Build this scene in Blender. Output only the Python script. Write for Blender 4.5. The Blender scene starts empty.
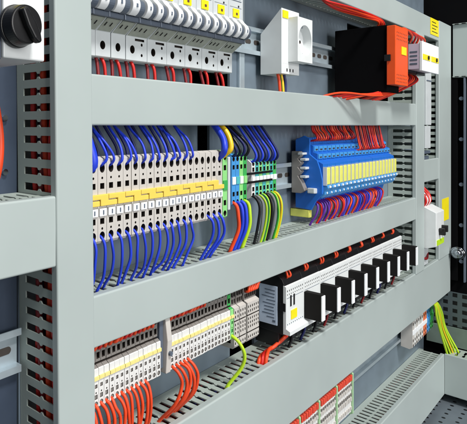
import bpy, bmesh, math, random
from mathutils import Vector, Matrix
random.seed(7)
SC = bpy.context.scene
COL = SC.collection
R = math.radians

# ------------------------------------------------------------------ camera
PSI = 42.4017
cam_d = bpy.data.cameras.new('camera'); cam = bpy.data.objects.new('camera', cam_d); COL.objects.link(cam)
cam.location = (0, -0.30, 0)
cam.rotation_euler = (R(90), 0, R(-PSI))
cam_d.sensor_width = 36; cam_d.sensor_fit = 'HORIZONTAL'
cam_d.lens = 538.776 / 467 * 36
cam_d.shift_x = (233.5 - 60.0) / 467
cam_d.shift_y = -(212 - 125.6) / 467
cam_d.clip_start = 0.005; cam_d.clip_end = 50
SC.camera = cam
# ------------------------------------------------------------------ world and lamps
w = bpy.data.worlds.new('World'); SC.world = w; w.use_nodes = True
w.node_tree.nodes['Background'].inputs[0].default_value = (0.92, 0.96, 1.0, 1)
w.node_tree.nodes['Background'].inputs[1].default_value = 0.18
def area(name, loc, target, size, power, col=(1, 1, 1)):
    l = bpy.data.lights.new(name, 'AREA'); l.size = size; l.energy = power; l.color = col; l.shape = 'SQUARE'
    o = bpy.data.objects.new(name, l); COL.objects.link(o); o.location = loc
    o.rotation_euler = (Vector(target) - Vector(loc)).to_track_quat('-Z', 'Y').to_euler()
    return o
area('key_lamp', (0.05, -1.9, 2.75), (0.7, 0, -0.1), 0.55, 122, (1.0, 0.98, 0.95))
area('front_softbox', (0.35, -3.0, 0.5), (0.75, 0, -0.15), 1.6, 60, (1.0, 0.99, 0.98))
SC.view_settings.view_transform = 'Standard'; SC.view_settings.look = 'None'
SC.view_settings.exposure = 0; SC.view_settings.gamma = 1

# ------------------------------------------------------------------ materials
def s2l(c):
    return tuple(((v / 255) / 12.92 if v <= 10 else (((v / 255) + .055) / 1.055) ** 2.4) for v in c)
def mat(name, rgb, rough=.45, metal=0.0, var=.06, scale=60, bump=0.0, bscale=900, spec=.5, coat=0.0, trans=0.0):
    m = bpy.data.materials.new(name); m.use_nodes = True
    nt = m.node_tree; b = nt.nodes['Principled BSDF']
    b.inputs['Roughness'].default_value = rough; b.inputs['Metallic'].default_value = metal
    b.inputs['Specular IOR Level'].default_value = spec
    b.inputs['Coat Weight'].default_value = coat
    tc = nt.nodes.new('ShaderNodeTexCoord'); n = nt.nodes.new('ShaderNodeTexNoise')
    n.inputs['Scale'].default_value = scale; n.inputs['Detail'].default_value = 5
    nt.links.new(tc.outputs['Object'], n.inputs['Vector'])
    r = nt.nodes.new('ShaderNodeValToRGB')
    c = s2l(rgb)
    r.color_ramp.elements[0].position = .3; r.color_ramp.elements[1].position = .7
    r.color_ramp.elements[0].color = (*[max(0, v * (1 - var)) for v in c], 1)
    r.color_ramp.elements[1].color = (*[min(1, v * (1 + var)) for v in c], 1)
    nt.links.new(n.outputs['Fac'], r.inputs['Fac']); nt.links.new(r.outputs['Color'], b.inputs['Base Color'])
    mr = nt.nodes.new('ShaderNodeMapRange'); mr.inputs['To Min'].default_value = max(.05, rough - .07); mr.inputs['To Max'].default_value = min(1, rough + .07)
    nt.links.new(n.outputs['Fac'], mr.inputs['Value']); nt.links.new(mr.outputs['Result'], b.inputs['Roughness'])
    if bump:
        n2 = nt.nodes.new('ShaderNodeTexNoise'); n2.inputs['Scale'].default_value = bscale; n2.inputs['Detail'].default_value = 3
        nt.links.new(tc.outputs['Object'], n2.inputs['Vector'])
        bp = nt.nodes.new('ShaderNodeBump'); bp.inputs['Strength'].default_value = bump; bp.inputs['Distance'].default_value = .0004
        nt.links.new(n2.outputs['Fac'], bp.inputs['Height']); nt.links.new(bp.outputs['Normal'], b.inputs['Normal'])
    return m
M = {}
M['duct'] = mat('duct_grey_pvc', (171, 182, 180), .46, var=.05, scale=7, bump=.30, bscale=35)
M['ductwall'] = mat('duct_wall_pvc', (170, 181, 174), .5, var=.04, scale=14, bump=.15)
M['plate'] = mat('galvanised_plate', (124, 139, 152), .42, .35, var=.14, scale=18, bump=.1)
M['plate_shaded'] = mat('shaded_plate', (66, 78, 96), .45, .4, var=.14, scale=18, bump=.1)  # darker copy of the plate, the short duct's shade put into its colour
M['plate2'] = mat('zinc_rail', (186, 200, 208), .32, .5, var=.1, scale=30, bump=.06)
M['floor'] = mat('perforated_steel', (118, 124, 130), .5, .3, var=.12, scale=14, bump=.1)
M['black'] = mat('black_plastic', (17, 17, 19), .36, var=.15)
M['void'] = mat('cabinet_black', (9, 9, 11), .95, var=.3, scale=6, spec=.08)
M['hole'] = mat('contact_hole_dark', (58, 52, 48), .6, var=.2)
M['white'] = mat('white_plastic', (226, 230, 230), .4, var=.03)
M['paper'] = mat('white_marker', (240, 243, 245), .5, var=.02)
M['breaker'] = mat('breaker_grey', (200, 206, 208), .42, var=.03)
M['slate'] = mat('slate_grey', (88, 98, 112), .42, var=.08)
M['term'] = mat('terminal_beige_grey', (197, 193, 187), .5, var=.05)
M['termdk'] = mat('terminal_dark_grey', (128, 124, 120), .5, var=.06)
M['termlt'] = mat('terminal_white', (224, 224, 222), .45, var=.03)
M['yellow'] = mat('jumper_yellow', (238, 208, 92), .45, var=.06)
M['ylabel'] = mat('label_yellow', (245, 226, 20), .5, var=.04)
M['ypale'] = mat('tab_pale_yellow', (226, 226, 110), .45, var=.05)
M['cream'] = mat('strip_cream', (236, 222, 140), .45, var=.04)
M['blue'] = mat('relay_blue', (28, 106, 204), .4, var=.06)
M['lblue'] = mat('relay_light_blue', (70, 150, 215), .42, var=.06)
M['wblue'] = mat('wire_blue', (32, 64, 212), .46, var=.05)
M['wnavy'] = mat('wire_navy', (24, 30, 92), .46, var=.05)
M['worange'] = mat('wire_orange_red', (232, 72, 28), .46, var=.05)
M['wred'] = mat('wire_red', (205, 32, 26), .46, var=.05)
M['wdred'] = mat('wire_dark_red', (128, 22, 28), .46, var=.05)
M['wlime'] = mat('wire_lime', (188, 226, 40), .46, var=.04)
M['wgreen'] = mat('wire_green', (60, 160, 50), .38, var=.04)
M['wyellow'] = mat('wire_yellow', (238, 196, 30), .38, var=.04)
M['wgrey'] = mat('wire_grey', (120, 124, 122), .4, var=.04)
M['wblack'] = mat('wire_black', (20, 20, 24), .4, var=.04)
M['wviolet'] = mat('wire_violet', (92, 40, 150), .36, var=.05)
M['green'] = mat('terminal_green', (60, 170, 84), .45, var=.05)
M['lgreen'] = mat('terminal_pale_green', (140, 214, 130), .45, var=.05)
M['palegreen'] = mat('separator_pale_green', (168, 206, 160), .45, var=.05)
M['redtop'] = mat('terminal_red_top', (226, 78, 56), .45, var=.1)
M['undershade'] = mat('breaker_underside_shade', (150, 156, 146), .55, var=.12, scale=220)  # grey-green with the lever overhang's shade put into the colour
M['siderail'] = mat('side_rail_green_grey', (112, 128, 120), .5, var=.08)
M['matte'] = mat('matte_black_plug', (20, 18, 17), .7, var=.2, spec=.2)
M['teal'] = mat('terminal_teal', (80, 182, 184), .45, var=.05)
M['orange'] = mat('device_orange', (240, 84, 24), .4, var=.04)
M['orange2'] = mat('terminal_orange', (230, 120, 80), .45, var=.05)
M['labelblue'] = mat('label_bluish', (196, 212, 232), .45, var=.05)
M['print'] = mat('print_grey', (92, 104, 120), .6, var=.1)
M['ink'] = mat('ink_black', (24, 24, 26), .5, var=.05)
M['mauve'] = mat('module_side_mauve', (206, 190, 206), .45, var=.05)
M['chrome'] = mat('polished_metal', (190, 196, 205), .16, 1.0, var=.05)
M['brown'] = mat('slot_brown', (96, 66, 56), .6, var=.1)

# ------------------------------------------------------------------ mesh helpers
class MB:
    def __init__(s): s.v = []; s.f = []; s.m = []
    def add(s, vs, fs, m=0):
        k = len(s.v); s.v += [tuple(p) for p in vs]; s.f += [tuple(i + k for i in q) for q in fs]; s.m += [m] * len(fs); return s
    def box(s, x0, x1, y0, y1, z0, z1, m=0):
        return s.add([(x0,y0,z0),(x1,y0,z0),(x1,y1,z0),(x0,y1,z0),(x0,y0,z1),(x1,y0,z1),(x1,y1,z1),(x0,y1,z1)],
              [(0,3,2,1),(4,5,6,7),(0,1,5,4),(1,2,6,5),(2,3,7,6),(3,0,4,7)], m)
    def prism(s, poly, ax, a0, a1, m=0):
        # poly 2-D: ax x -> (y,z); ax y -> (x,z); ax z -> (x,y)
        def P(p, a):
            return (a, p[0], p[1]) if ax == 'x' else ((p[0], a, p[1]) if ax == 'y' else (p[0], p[1], a))
        n = len(poly)
        vs = [P(p, a0) for p in poly] + [P(p, a1) for p in poly]
        fs = [tuple(range(n)), tuple(range(2*n-1, n-1, -1))] + [(i, n+i, n+(i+1) % n, (i+1) % n) for i in range(n)]
        ar = sum(poly[i][0]*poly[(i+1) % n][1]-poly[(i+1) % n][0]*poly[i][1] for i in range(n))
        flip = (ar > 0) if ax in 'xz' else (ar < 0)
        # cap 0 faces -axis when polygon is clockwise seen from +axis
        if not flip: fs = [tuple(reversed(q)) for q in fs]
        if a1 < a0: fs = [tuple(reversed(q)) for q in fs]
        fs = [tuple(reversed(q)) for q in fs]
        return s.add(vs, fs, m)
    def cyl(s, c, ax, r, a0, a1, n=20, m=0, r2=None, sz=1.0):
        r2 = r if r2 is None else r2
        vs = []
        for a, rr in ((a0, r), (a1, r2)):
            for i in range(n):
                t = 2*math.pi*i/n; u, v = rr*math.cos(t), rr*math.sin(t)*sz
                vs.append((a, c[0]+u, c[1]+v) if ax == 'x' else ((c[0]+u, a, c[1]+v) if ax == 'y' else (c[0]+u, c[1]+v, a)))
        fs = [tuple(range(n)), tuple(range(2*n-1, n-1, -1))] + [(i, n+i, n+(i+1) % n, (i+1) % n) for i in range(n)]
        return s.add(vs, fs, m)
    def tube(s, pts, r, n=10, m=0, m2=None):
        P = [Vector(p) for p in pts]
        if len(P) > 2:
            Q = []
            E = [P[0]*2-P[1]] + P + [P[-1]*2-P[-2]]
            for i in range(1, len(E)-2):
                a, b, c, d = E[i-1:i+3]
                for k in range(6):
                    t = k/6
                    Q.append(.5*((2*b)+(c-a)*t+(2*a-5*b+4*c-d)*t*t+(3*b-a-3*c+d)*t**3))
            Q.append(P[-1]); P = Q
        vs = []; up = Vector((.31, .83, .46)).normalized()
        T0 = (P[1]-P[0]).normalized(); N = T0.cross(up).normalized()
        for i, p in enumerate(P):
            T = (P[min(i+1, len(P)-1)]-P[max(i-1, 0)]).normalized()
            N = (N-T*N.dot(T)).normalized(); B = T.cross(N)
            for k in range(n):
                t = 2*math.pi*k/n; vs.append(p+N*(r*math.cos(t))+B*(r*math.sin(t)))
        L = len(P); fs = []; ms = []
        for i in range(L-1):
            for k in range(n):
                fs.append((i*n+k, i*n+(k+1) % n, (i+1)*n+(k+1) % n, (i+1)*n+k)); ms.append(m2 if (m2 is not None and k < n*.35) else m)
        fs += [tuple(range(n-1, -1, -1)), tuple((L-1)*n+k for k in range(n))]; ms += [m, m]
        k0 = len(s.m); s.add(vs, fs, m); s.m[k0:] = ms
        return s
    def build(s, name, mats, parent=None, bevel=0, smooth=False, org=None, seg=2, fix=True):
        if not isinstance(mats, (list, tuple)): mats = [mats]
        if parent is not None: org = parent['_o'] if '_o' in parent else org
        if org is None:
            xs = [min(p[i] for p in s.v) for i in range(3)]; xe = [max(p[i] for p in s.v) for i in range(3)]
            org = [(xs[0]+xe[0])/2, (xs[1]+xe[1])/2, xs[2]]
        org = list(org)
        me = bpy.data.meshes.new(name)
        me.from_pydata([(p[0]-org[0], p[1]-org[1], p[2]-org[2]) for p in s.v], [], s.f)
        for m_ in mats: me.materials.append(M[m_] if isinstance(m_, str) else m_)
        for p, i in zip(me.polygons, s.m): p.material_index = i; p.use_smooth = smooth
        if fix:
            bm = bmesh.new(); bm.from_mesh(me); bmesh.ops.recalc_face_normals(bm, faces=bm.faces); bm.to_mesh(me); bm.free()
        o = bpy.data.objects.new(name, me); COL.objects.link(o)
        if parent is not None: o.parent = parent; 
        else: o.location = org
        o['_o'] = org
        if bevel:
            b = o.modifiers.new('bevel', 'BEVEL'); b.width = bevel; b.segments = seg; b.limit_method = 'ANGLE'; b.angle_limit = R(40)
        return o
def cut(o, cutter):
    """bake a boolean difference of cutter (an MB in world coordinates) into the mesh of o"""
    org = o['_o']
    c = bpy.data.meshes.new('c'); c.from_pydata([(p[0]-org[0], p[1]-org[1], p[2]-org[2]) for p in cutter.v], [], cutter.f)
    for m_ in o.data.materials: c.materials.append(m_)
    for p, i in zip(c.polygons, cutter.m): p.material_index = i
    bm = bmesh.new(); bm.from_mesh(c); bmesh.ops.recalc_face_normals(bm, faces=bm.faces); bm.to_mesh(c); bm.free()
    t1 = bpy.data.objects.new('t1', o.data.copy()); t2 = bpy.data.objects.new('t2', c)
    COL.objects.link(t1); COL.objects.link(t2)
    md = t1.modifiers.new('b', 'BOOLEAN'); md.operation = 'DIFFERENCE'; md.object = t2; md.solver = 'EXACT'; md.use_self = True
    dg = bpy.context.evaluated_depsgraph_get(); dg.update()
    nm = bpy.data.meshes.new_from_object(t1.evaluated_get(dg)); nm.name = o.data.name
    if len(nm.polygons) > 4: o.data = nm
    bpy.data.objects.remove(t1); bpy.data.objects.remove(t2)
    return o
def tag(o, label=None, cat=None, group=None, kind=None):
    if label: o['label'] = label
    if cat: o['category'] = cat
    if group: o['group'] = group
    if kind: o['kind'] = kind
    return o
def thing(name, org, label, cat, group=None):
    o = bpy.data.objects.new(name, None); COL.objects.link(o); o.location = org; o['_o'] = list(org)
    o.empty_display_size = .01
    return tag(o, label, cat, group)
WR = random.Random(101)
def dup(root, delta, label):
    r = root.copy(); COL.objects.link(r); r.location = Vector(root.location)+Vector(delta)+Vector((0, WR.uniform(-.00025, .0003), WR.uniform(-.00015, .00015))); r['label'] = label
    for ch in list(root.children):
        c = ch.copy(); COL.objects.link(c); c.parent = r
        for g in list(ch.children):
            d = g.copy(); COL.objects.link(d); d.parent = c
    return r
ORD = ('first second third fourth fifth sixth seventh eighth ninth tenth eleventh twelfth thirteenth fourteenth fifteenth sixteenth '
       'seventeenth eighteenth nineteenth twentieth twenty-first twenty-second twenty-third twenty-fourth twenty-fifth twenty-sixth '
       'twenty-seventh twenty-eighth twenty-ninth thirtieth thirty-first thirty-second thirty-third thirty-fourth thirty-fifth').split()
def nth(i, n):
    if i == n-1: return 'last'
    return ORD[i]
def wire(pts, r, m, label, group=None, m2=None, name='wire', cat='wire'):
    # hand-laid look: inner points wander a little and the radius varies slightly
    pts = [p if k in (0, 1, len(pts)-1) else (p[0]+WR.uniform(-.0014, .0014), p[1]+WR.uniform(0, .0010), p[2]+WR.uniform(-.0012, .0012)) for k, p in enumerate(pts)]
    r *= WR.uniform(.95, 1.05)
    mb = MB().tube(pts, r, 10, 0, 1 if m2 else None)
    return tag(mb.build(name, [m]+([m2] if m2 else []), smooth=True, fix=False), label, cat, group)

# ------------------------------------------------------------------ cabinet shell and plates
YP = .048          # mounting plate front face
XR = 1.462         # right side wall
def grid_plate(name, x0, x1, z0, z1, holes, m, label, cat, y=YP):
    mb = MB()
    xs = sorted({x0, x1, *[h[0] for h in holes], *[h[1] for h in holes]}); zs = sorted({z0, z1, *[h[2] for h in holes], *[h[3] for h in holes]})
    for a, b in zip(xs, xs[1:]):
        for c, d in zip(zs, zs[1:]):
            cx, cz = (a+b)/2, (c+d)/2
            if any(h[0] < cx < h[1] and h[2] < cz < h[3] for h in holes): continue
            mb.box(a, b, y, y+.003, c, d)
    o = mb.build(name, m); return tag(o, label, cat)
grid_plate('mounting_plate', .272, 1.44, -.60, .60, [(.515, .60, .035, .085), (.53, .555, -.07, 0.0), (.98, 1.40, .045, .175), (.60, .66, -.30, -.18)], 'plate',
           'bluish galvanised metal mounting plate behind all the rails and ducts', 'mounting plate')
grid_plate('mounting_plate', -.6, .270, -.60, .60, [], 'plate_shaded', 'bluish metal plate with painted-in shade left of the tall slotted duct', 'mounting plate')
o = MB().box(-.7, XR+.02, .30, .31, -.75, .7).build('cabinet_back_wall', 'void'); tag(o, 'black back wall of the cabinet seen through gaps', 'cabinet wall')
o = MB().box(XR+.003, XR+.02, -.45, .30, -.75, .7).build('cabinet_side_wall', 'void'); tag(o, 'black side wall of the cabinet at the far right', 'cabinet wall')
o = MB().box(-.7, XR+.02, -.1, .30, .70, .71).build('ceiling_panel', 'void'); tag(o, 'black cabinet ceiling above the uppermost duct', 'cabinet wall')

def perforated(name, rgb, pitch, rad, square=False, axes=(0, 1)):
    m = mat(name, rgb, .5, .3, var=.12, scale=14, bump=.1)
    nt = m.node_tree; b = nt.nodes['Principled BSDF']
    tc = nt.nodes.new('ShaderNodeTexCoord'); sp = nt.nodes.new('ShaderNodeSeparateXYZ'); nt.links.new(tc.outputs['Object'], sp.inputs[0])
    ds = []
    for a in axes:
        mo = nt.nodes.new('ShaderNodeMath'); mo.operation = 'PINGPONG'; mo.inputs[1].default_value = pitch/2
        nt.links.new(sp.outputs[a], mo.inputs[0]); ds.append(mo)
    if square:
        mx = nt.nodes.new('ShaderNodeMath'); mx.operation = 'MAXIMUM'
        nt.links.new(ds[0].outputs[0], mx.inputs[0]); nt.links.new(ds[1].outputs[0], mx.inputs[1]); last = mx
    else:
        q = []
        for d in ds:
            p = nt.nodes.new('ShaderNodeMath'); p.operation = 'POWER'; p.inputs[1].default_value = 2; nt.links.new(d.outputs[0], p.inputs[0]); q.append(p)
        ad = nt.nodes.new('ShaderNodeMath'); ad.operation = 'ADD'; nt.links.new(q[0].outputs[0], ad.inputs[0]); nt.links.new(q[1].outputs[0], ad.inputs[1])
        last = nt.nodes.new('ShaderNodeMath'); last.operation = 'SQRT'; nt.links.new(ad.outputs[0], last.inputs[0])
    lt = nt.nodes.new('ShaderNodeMath'); lt.operation = 'LESS_THAN'; lt.inputs[1].default_value = rad; nt.links.new(last.outputs[0], lt.inputs[0])
    mix = nt.nodes.new('ShaderNodeMix'); mix.data_type = 'RGBA'
    src = b.inputs['Base Color'].links[0].from_socket
    nt.links.new(lt.outputs[0], mix.inputs[0]); nt.links.new(src, mix.inputs[6]); mix.inputs[7].default_value = (.006, .006, .008, 1)
    nt.links.new(mix.outputs[2], b.inputs['Base Color'])
    return m
M['perf_floor'] = perforated('perforated_floor', (112, 122, 130), .0235, .0036)
M['perf_side'] = perforated('perforated_side', (88, 100, 104), .0175, .0044, True, (1, 2))
o = MB().box(.30, XR, -.45, .046, -.604, -.600).build('perforated_floor_plate', 'perf_floor'); tag(o, 'grey perforated floor plate below the lowest duct at bottom right', 'floor plate')
o = MB().box(XR-.003, XR+.001, -.20, .046, -.448, -.372).build('perforated_side_strip', 'perf_side'); tag(o, 'perforated metal strip with square holes on the right wall', 'perforated strip')

tag(MB().box(XR-.006, XR+.001, -.20, .046, -.4925, -.4500).build('side_rail', 'siderail'), 'dull green-grey rail under the perforated strip on the right wall', 'side rail')
# ------------------------------------------------------------------ slotted cable ducts
def slotted(mb, f, u0, u1, m=0, t=.0012, pitch=.0125, d0=.0015, d1=.0475, fw=.0074):
    """f(u,v,w): u along the duct, v depth, w thickness"""
    def poly(pts):
        n = len(pts)
        vs = [f(u, v, 0) for u, v in pts]+[f(u, v, t) for u, v in pts]
        mb.add(vs, [tuple(range(n)), tuple(range(2*n-1, n-1, -1))]+[(i, n+i, n+(i+1) % n, (i+1) % n) for i in range(n)], m)
    poly([(u0, d1-.0085), (u1, d1-.0085), (u1, d1), (u0, d1)])
    poly([(u0, d0), (u1, d0), (u1, d0+.0045), (u0, d0+.0045)])
    a, b = d0+.0045, d1-.0085; mid = (a+b)/2-.001
    u = u0; h = fw/2
    while u < u1-fw:
        c = u+h
        poly([(c-h, a), (c+h, a), (c+h, mid-.0021), (c+h+.0018, mid-.0008), (c+h+.0018, mid+.0008), (c+h, mid+.0021), (c+h, b),
              (c-h, b), (c-h, mid+.0021), (c-h-.0018, mid+.0008), (c-h-.0018, mid-.0008), (c-h, mid-.0021)])
        u += pitch
def cover_profile(w0, w1, y0, lip=.0065, t=.0013, r=.0016, n=4):
    """closed C profile in (w, y)"""
    out = [(w0, y0+lip)]
    for k in range(n+1):
        a = math.pi+math.pi/2*k/n; out.append((w0+r+r*math.cos(a), y0+r+r*math.sin(a)))
    for k in range(n+1):
        a = 1.5*math.pi+math.pi/2*k/n; out.append((w1-r+r*math.cos(a), y0+r+r*math.sin(a)))
    out.append((w1, y0+lip))
    inn = [(w1-t, y0+lip), (w1-t, y0+t), (w0+t, y0+t), (w0+t, y0+lip)]
    return out+inn
def hduct(x0, x1, z0, z1, label, y0=.0004, depth=YP, xw1=None):
    root = thing('cable_duct', ((x0+x1)/2, YP, z0), label, 'cable duct', 'slotted grey cable ducts')
    mb = MB(); mb.prism([(y, z) for z, y in cover_profile(z0, z1, y0)], 'x', x0, x1)
    c = mb.build('cover', 'duct', root)
    for z, sgn in ((z1-.0014, -1), (z0+.0014, 1)):
        mb = MB(); slotted(mb, lambda u, v, w: (u, v+y0, z+sgn*w), x0, x1, d1=depth-y0-.0005)
        mb.build('slotted_wall', 'ductwall', root)
    mb = MB().box(x0, x1, depth-.0012, depth-.0004, z0+.0027, z1-.0027); mb.build('base', 'ductwall', root)
    return root
def vduct(x0, x1, z0, z1, label, y0=-.0012, tilt=0, ysign=1):
    root = thing('cable_duct', ((x0+x1)/2, YP, z0), label, 'cable duct', 'slotted grey cable ducts')
    mb = MB(); mb.prism(cover_profile(x0, x1, y0), 'z', z0, z1); mb.build('cover', 'duct', root)
    for x, sgn in ((x0+.0014, 1), (x1-.0014, -1)):
        mb = MB(); slotted(mb, lambda u, v, w: (x+sgn*w, v+y0, u), z0, z1, d1=YP-y0-.0005, fw=.0066)
        mb.build('slotted_wall', 'ductwall', root)
    mb = MB().box(x0+.0027, x1-.0027, YP-.0012, YP-.0004, z0, z1); mb.build('base', 'ductwall', root)
    if tilt:
        # lean in the plane of the plate about a pivot at z = -0.07
        zp = -.07; dx = (root.location.z-zp)*math.tan(tilt)
        root.rotation_euler.y = tilt; root.location.x += dx
    return root
XD = .300
H0 = hduct(XD, 1.4405, .1785, .2205, 'uppermost horizontal duct, with a yellow sticker at its right end')
H1 = hduct(XD, 1.200, .0002, .0415, 'slim horizontal duct directly below the row of breakers')
H2 = hduct(XD, 1.200, -.1790, -.1370, 'slim horizontal duct between the blue wires and the orange wires')
H3 = hduct(XD, 1.4530, -.3695, -.2820, 'wide horizontal duct below the black relay row')
H4 = hduct(XD, 1.4020, -.5830, -.4950, 'wide horizontal duct at the bottom right above the perforated floor')
HL = hduct(-.35, .2700, -.1062, -.0530, 'short horizontal duct ending at the left side of the tall duct')
VL = vduct(.2699, .3093, -.72, .42, 'tall vertical duct in the left foreground with slots on its side', tilt=-R(.8))
V2 = vduct(1.1890, 1.2429, -.2822, .1787, 'narrow vertical duct right of the blue relay block')
V3 = vduct(1.3537, 1.4530, -.2822, .2210, 'rightmost vertical duct carrying a yellow sticker beside the black frame')
HB = hduct(1.2425, 1.3545, -.1124, -.0682, 'short cross duct bridging the two right vertical ducts')
# ducts that run along the side wall, towards the viewer
def yduct(x0, x1, ya, yb, z0, z1, label, cover='left'):
    root = thing('cable_duct', ((x0+x1)/2, ya, z0), label, 'cable duct', 'slotted grey cable ducts')
    # cover faces -x
    mb = MB(); mb.prism([(x, z) for z, x in cover_profile(z0, z1, x0)], 'y', ya, yb); mb.build('cover', 'duct', root)
    d1 = x1-x0-.0005
    for z, sgn in ((z1-.0014, -1), (z0+.0014, 1)):
        mb = MB(); slotted(mb, lambda u, v, w: (x0+v, u, z+sgn*w), ya, yb, d1=d1)
        mb.build('slotted_wall', 'ductwall', root)
    return root
yduct(1.4025, XR-.004, -.34, .0, -.5820, -.4945, 'duct on the right wall coming forward at the bottom right corner')
yduct(1.4580, XR+.0, -.34, -.0035, .1066, .2272, 'plain grey duct end at the top right edge')
# black frame profile of the cabinet on the right wall
root = thing('black_post', (XR, -.02, -.35), 'black vertical cabinet frame post at the right edge', 'cabinet frame')
MB().box(XR-.006, XR+.002, -.012, .02, -.345, .105).build('frame_flange', 'void', root, bevel=.001)
MB().box(XR-.009, XR+.002, -.0265, -.0235, -.345, .105).build('frame_lip', 'slate', root, bevel=.0006)
for z in (-.30, -.22, -.13, -.03, .06): MB().cyl((-.019, z), 'x', .0042, XR-.006, XR-.0015, 16).build('screw', 'slate', root)
root = thing('lock_knob', (XR-.02, -.016, -.28), 'shiny round metal knob on the black frame beside the right duct', 'knob')
mb = MB(); mb.cyl((-.016, -.279), 'x', .006, XR-.016, XR-.002, 20); mb.build('stem', 'chrome', root, smooth=False)
mb = MB(); prof = [(0, .001), (.001, .009), (.003, .0125), (.007, .0140), (.010, .0125), (.012, .006), (.0125, .0008)]
for (a, ra), (b, rb) in zip(prof, prof[1:]): mb.cyl((-.016, -.279), 'x', ra, XR-.028+a, XR-.028+b, 28, r2=rb)
mb.build('knob_head', 'chrome', root, smooth=True)

# yellow stickers
st = tag(MB().box(1.290, 1.352, -.0004, .0001, .1860, .2195).build('sticker', 'ylabel', org=(1.29, 0, .186)), 'yellow sticker on the right end of the uppermost duct', 'sticker', 'yellow stickers')
st['_o'] = [1.29, 0, .186]
for k_ in range(4): MB().box(1.300, 1.342-(k_ % 2)*.012, -.0007, -.0004, .1920+k_*.0065, .1934+k_*.0065).build('printed_line', 'ink', st)
tag(MB().box(1.374, 1.430, -.0018, -.0013, -.205, -.157).build('sticker', 'ylabel'), 'small yellow sticker on the rightmost vertical duct', 'sticker', 'yellow stickers')

def rail(x0, x1, zc, label):
    root = thing('mounting_rail', ((x0+x1)/2, YP, zc), label, 'mounting rail', 'slotted metal mounting rails')
    h = .0175
    mb = MB(); t = .001
    prof = [(.0405, h), (.0405, h-.0055), (.0468, h-.0055), (.0468, -h+.0055), (.0405, -h+.0055), (.0405, -h), (.0405+t, -h), (.0405+t, -h+.0045), (.0478, -h+.0045), (.0478, h-.0045), (.0405+t, h-.0045), (.0405+t, h)]
    mb.prism([(y, z+zc) for y, z in prof], 'x', x0, x1); mb.build('rail_profile', 'plate2', root)
    mb = MB(); x = x0+.012
    while x < x1-.01:
        pts = []
        for k in range(9): a = math.pi/2+math.pi*k/8; pts.append((x-.004+.003*math.cos(a), zc+.003*math.sin(a)))
        for k in range(9): a = -math.pi/2+math.pi*k/8; pts.append((x+.004+.003*math.cos(a), zc+.003*math.sin(a)))
        mb.prism(pts, 'y', .0464, .0467); x += .022
    mb.build('rail_slots', 'hole', root)
    return root
rail(XD, .93, .1080, 'metal rail carrying the breakers and the socket outlet')
rail(XD, 1.185, -.0695, 'metal rail behind the terminals with blue wires')
rail(XD, 1.185, -.2200, 'metal rail behind the terminals with orange wires')
rail(XD, 1.38, -.4200, 'bare metal rail visible between the two wide bottom ducts')
rail(-.35, .2690, -.1800, 'metal rail at the lower left, ending at the tall duct')
tag(MB().box(.617, .629, .0440, .0478, .044, .177).build('support_strip', 'plate2', bevel=.0006), 'thin upright metal strip between the breakers and the socket outlet', 'strip')
# dark cables added inside the horizontal ducts to darken the view through the slots
def added_duct_cables(z, x0, x1, nm, n):
    for i in range(n):
        y = .009+i*.030/(n-1); pts = []; k = 0
        while x0+k*.09 < x1: pts.append((x0+k*.09, y+random.uniform(-.002, .002), z-.0075+random.uniform(-.0015, .0015))); k += 1
        m_, c_ = (('wblack', 'black'), ('wdred', 'dark red'), ('wnavy', 'navy'), ('wblack', 'black'), ('wdred', 'dark red'), ('wblack', 'black'))[i % 6]
        tag(MB().tube(pts, .0038, 8).build('cable', m_, smooth=True, fix=False), f'{c_} added cable in the {nm}, {nth(i, n)} from front', 'cable', 'cables added inside the ducts')  # added cable, only darkens the slots
added_duct_cables(-.1384, .32, 1.18, 'duct below the blue wires', 5)
added_duct_cables(-.2834, .32, 1.18, 'wide duct below the black relay row', 5)
added_duct_cables(-.4964, .32, 1.38, 'lowest wide duct', 5)
for (z_, nm_) in ((.006, 'upper'), (-.037, 'lower')):
    sc_ = MB().cyl((.2570, z_), 'y', .0026, .0455, .0478, 16); sc_.box(.2550, .2590, .0453, .0455, z_-.0003, z_+.0003)
    tag(sc_.build('screw', 'chrome'), f'{nm_} small screw head in the bluish plate at the left edge', 'screw', 'plate screws')
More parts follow.
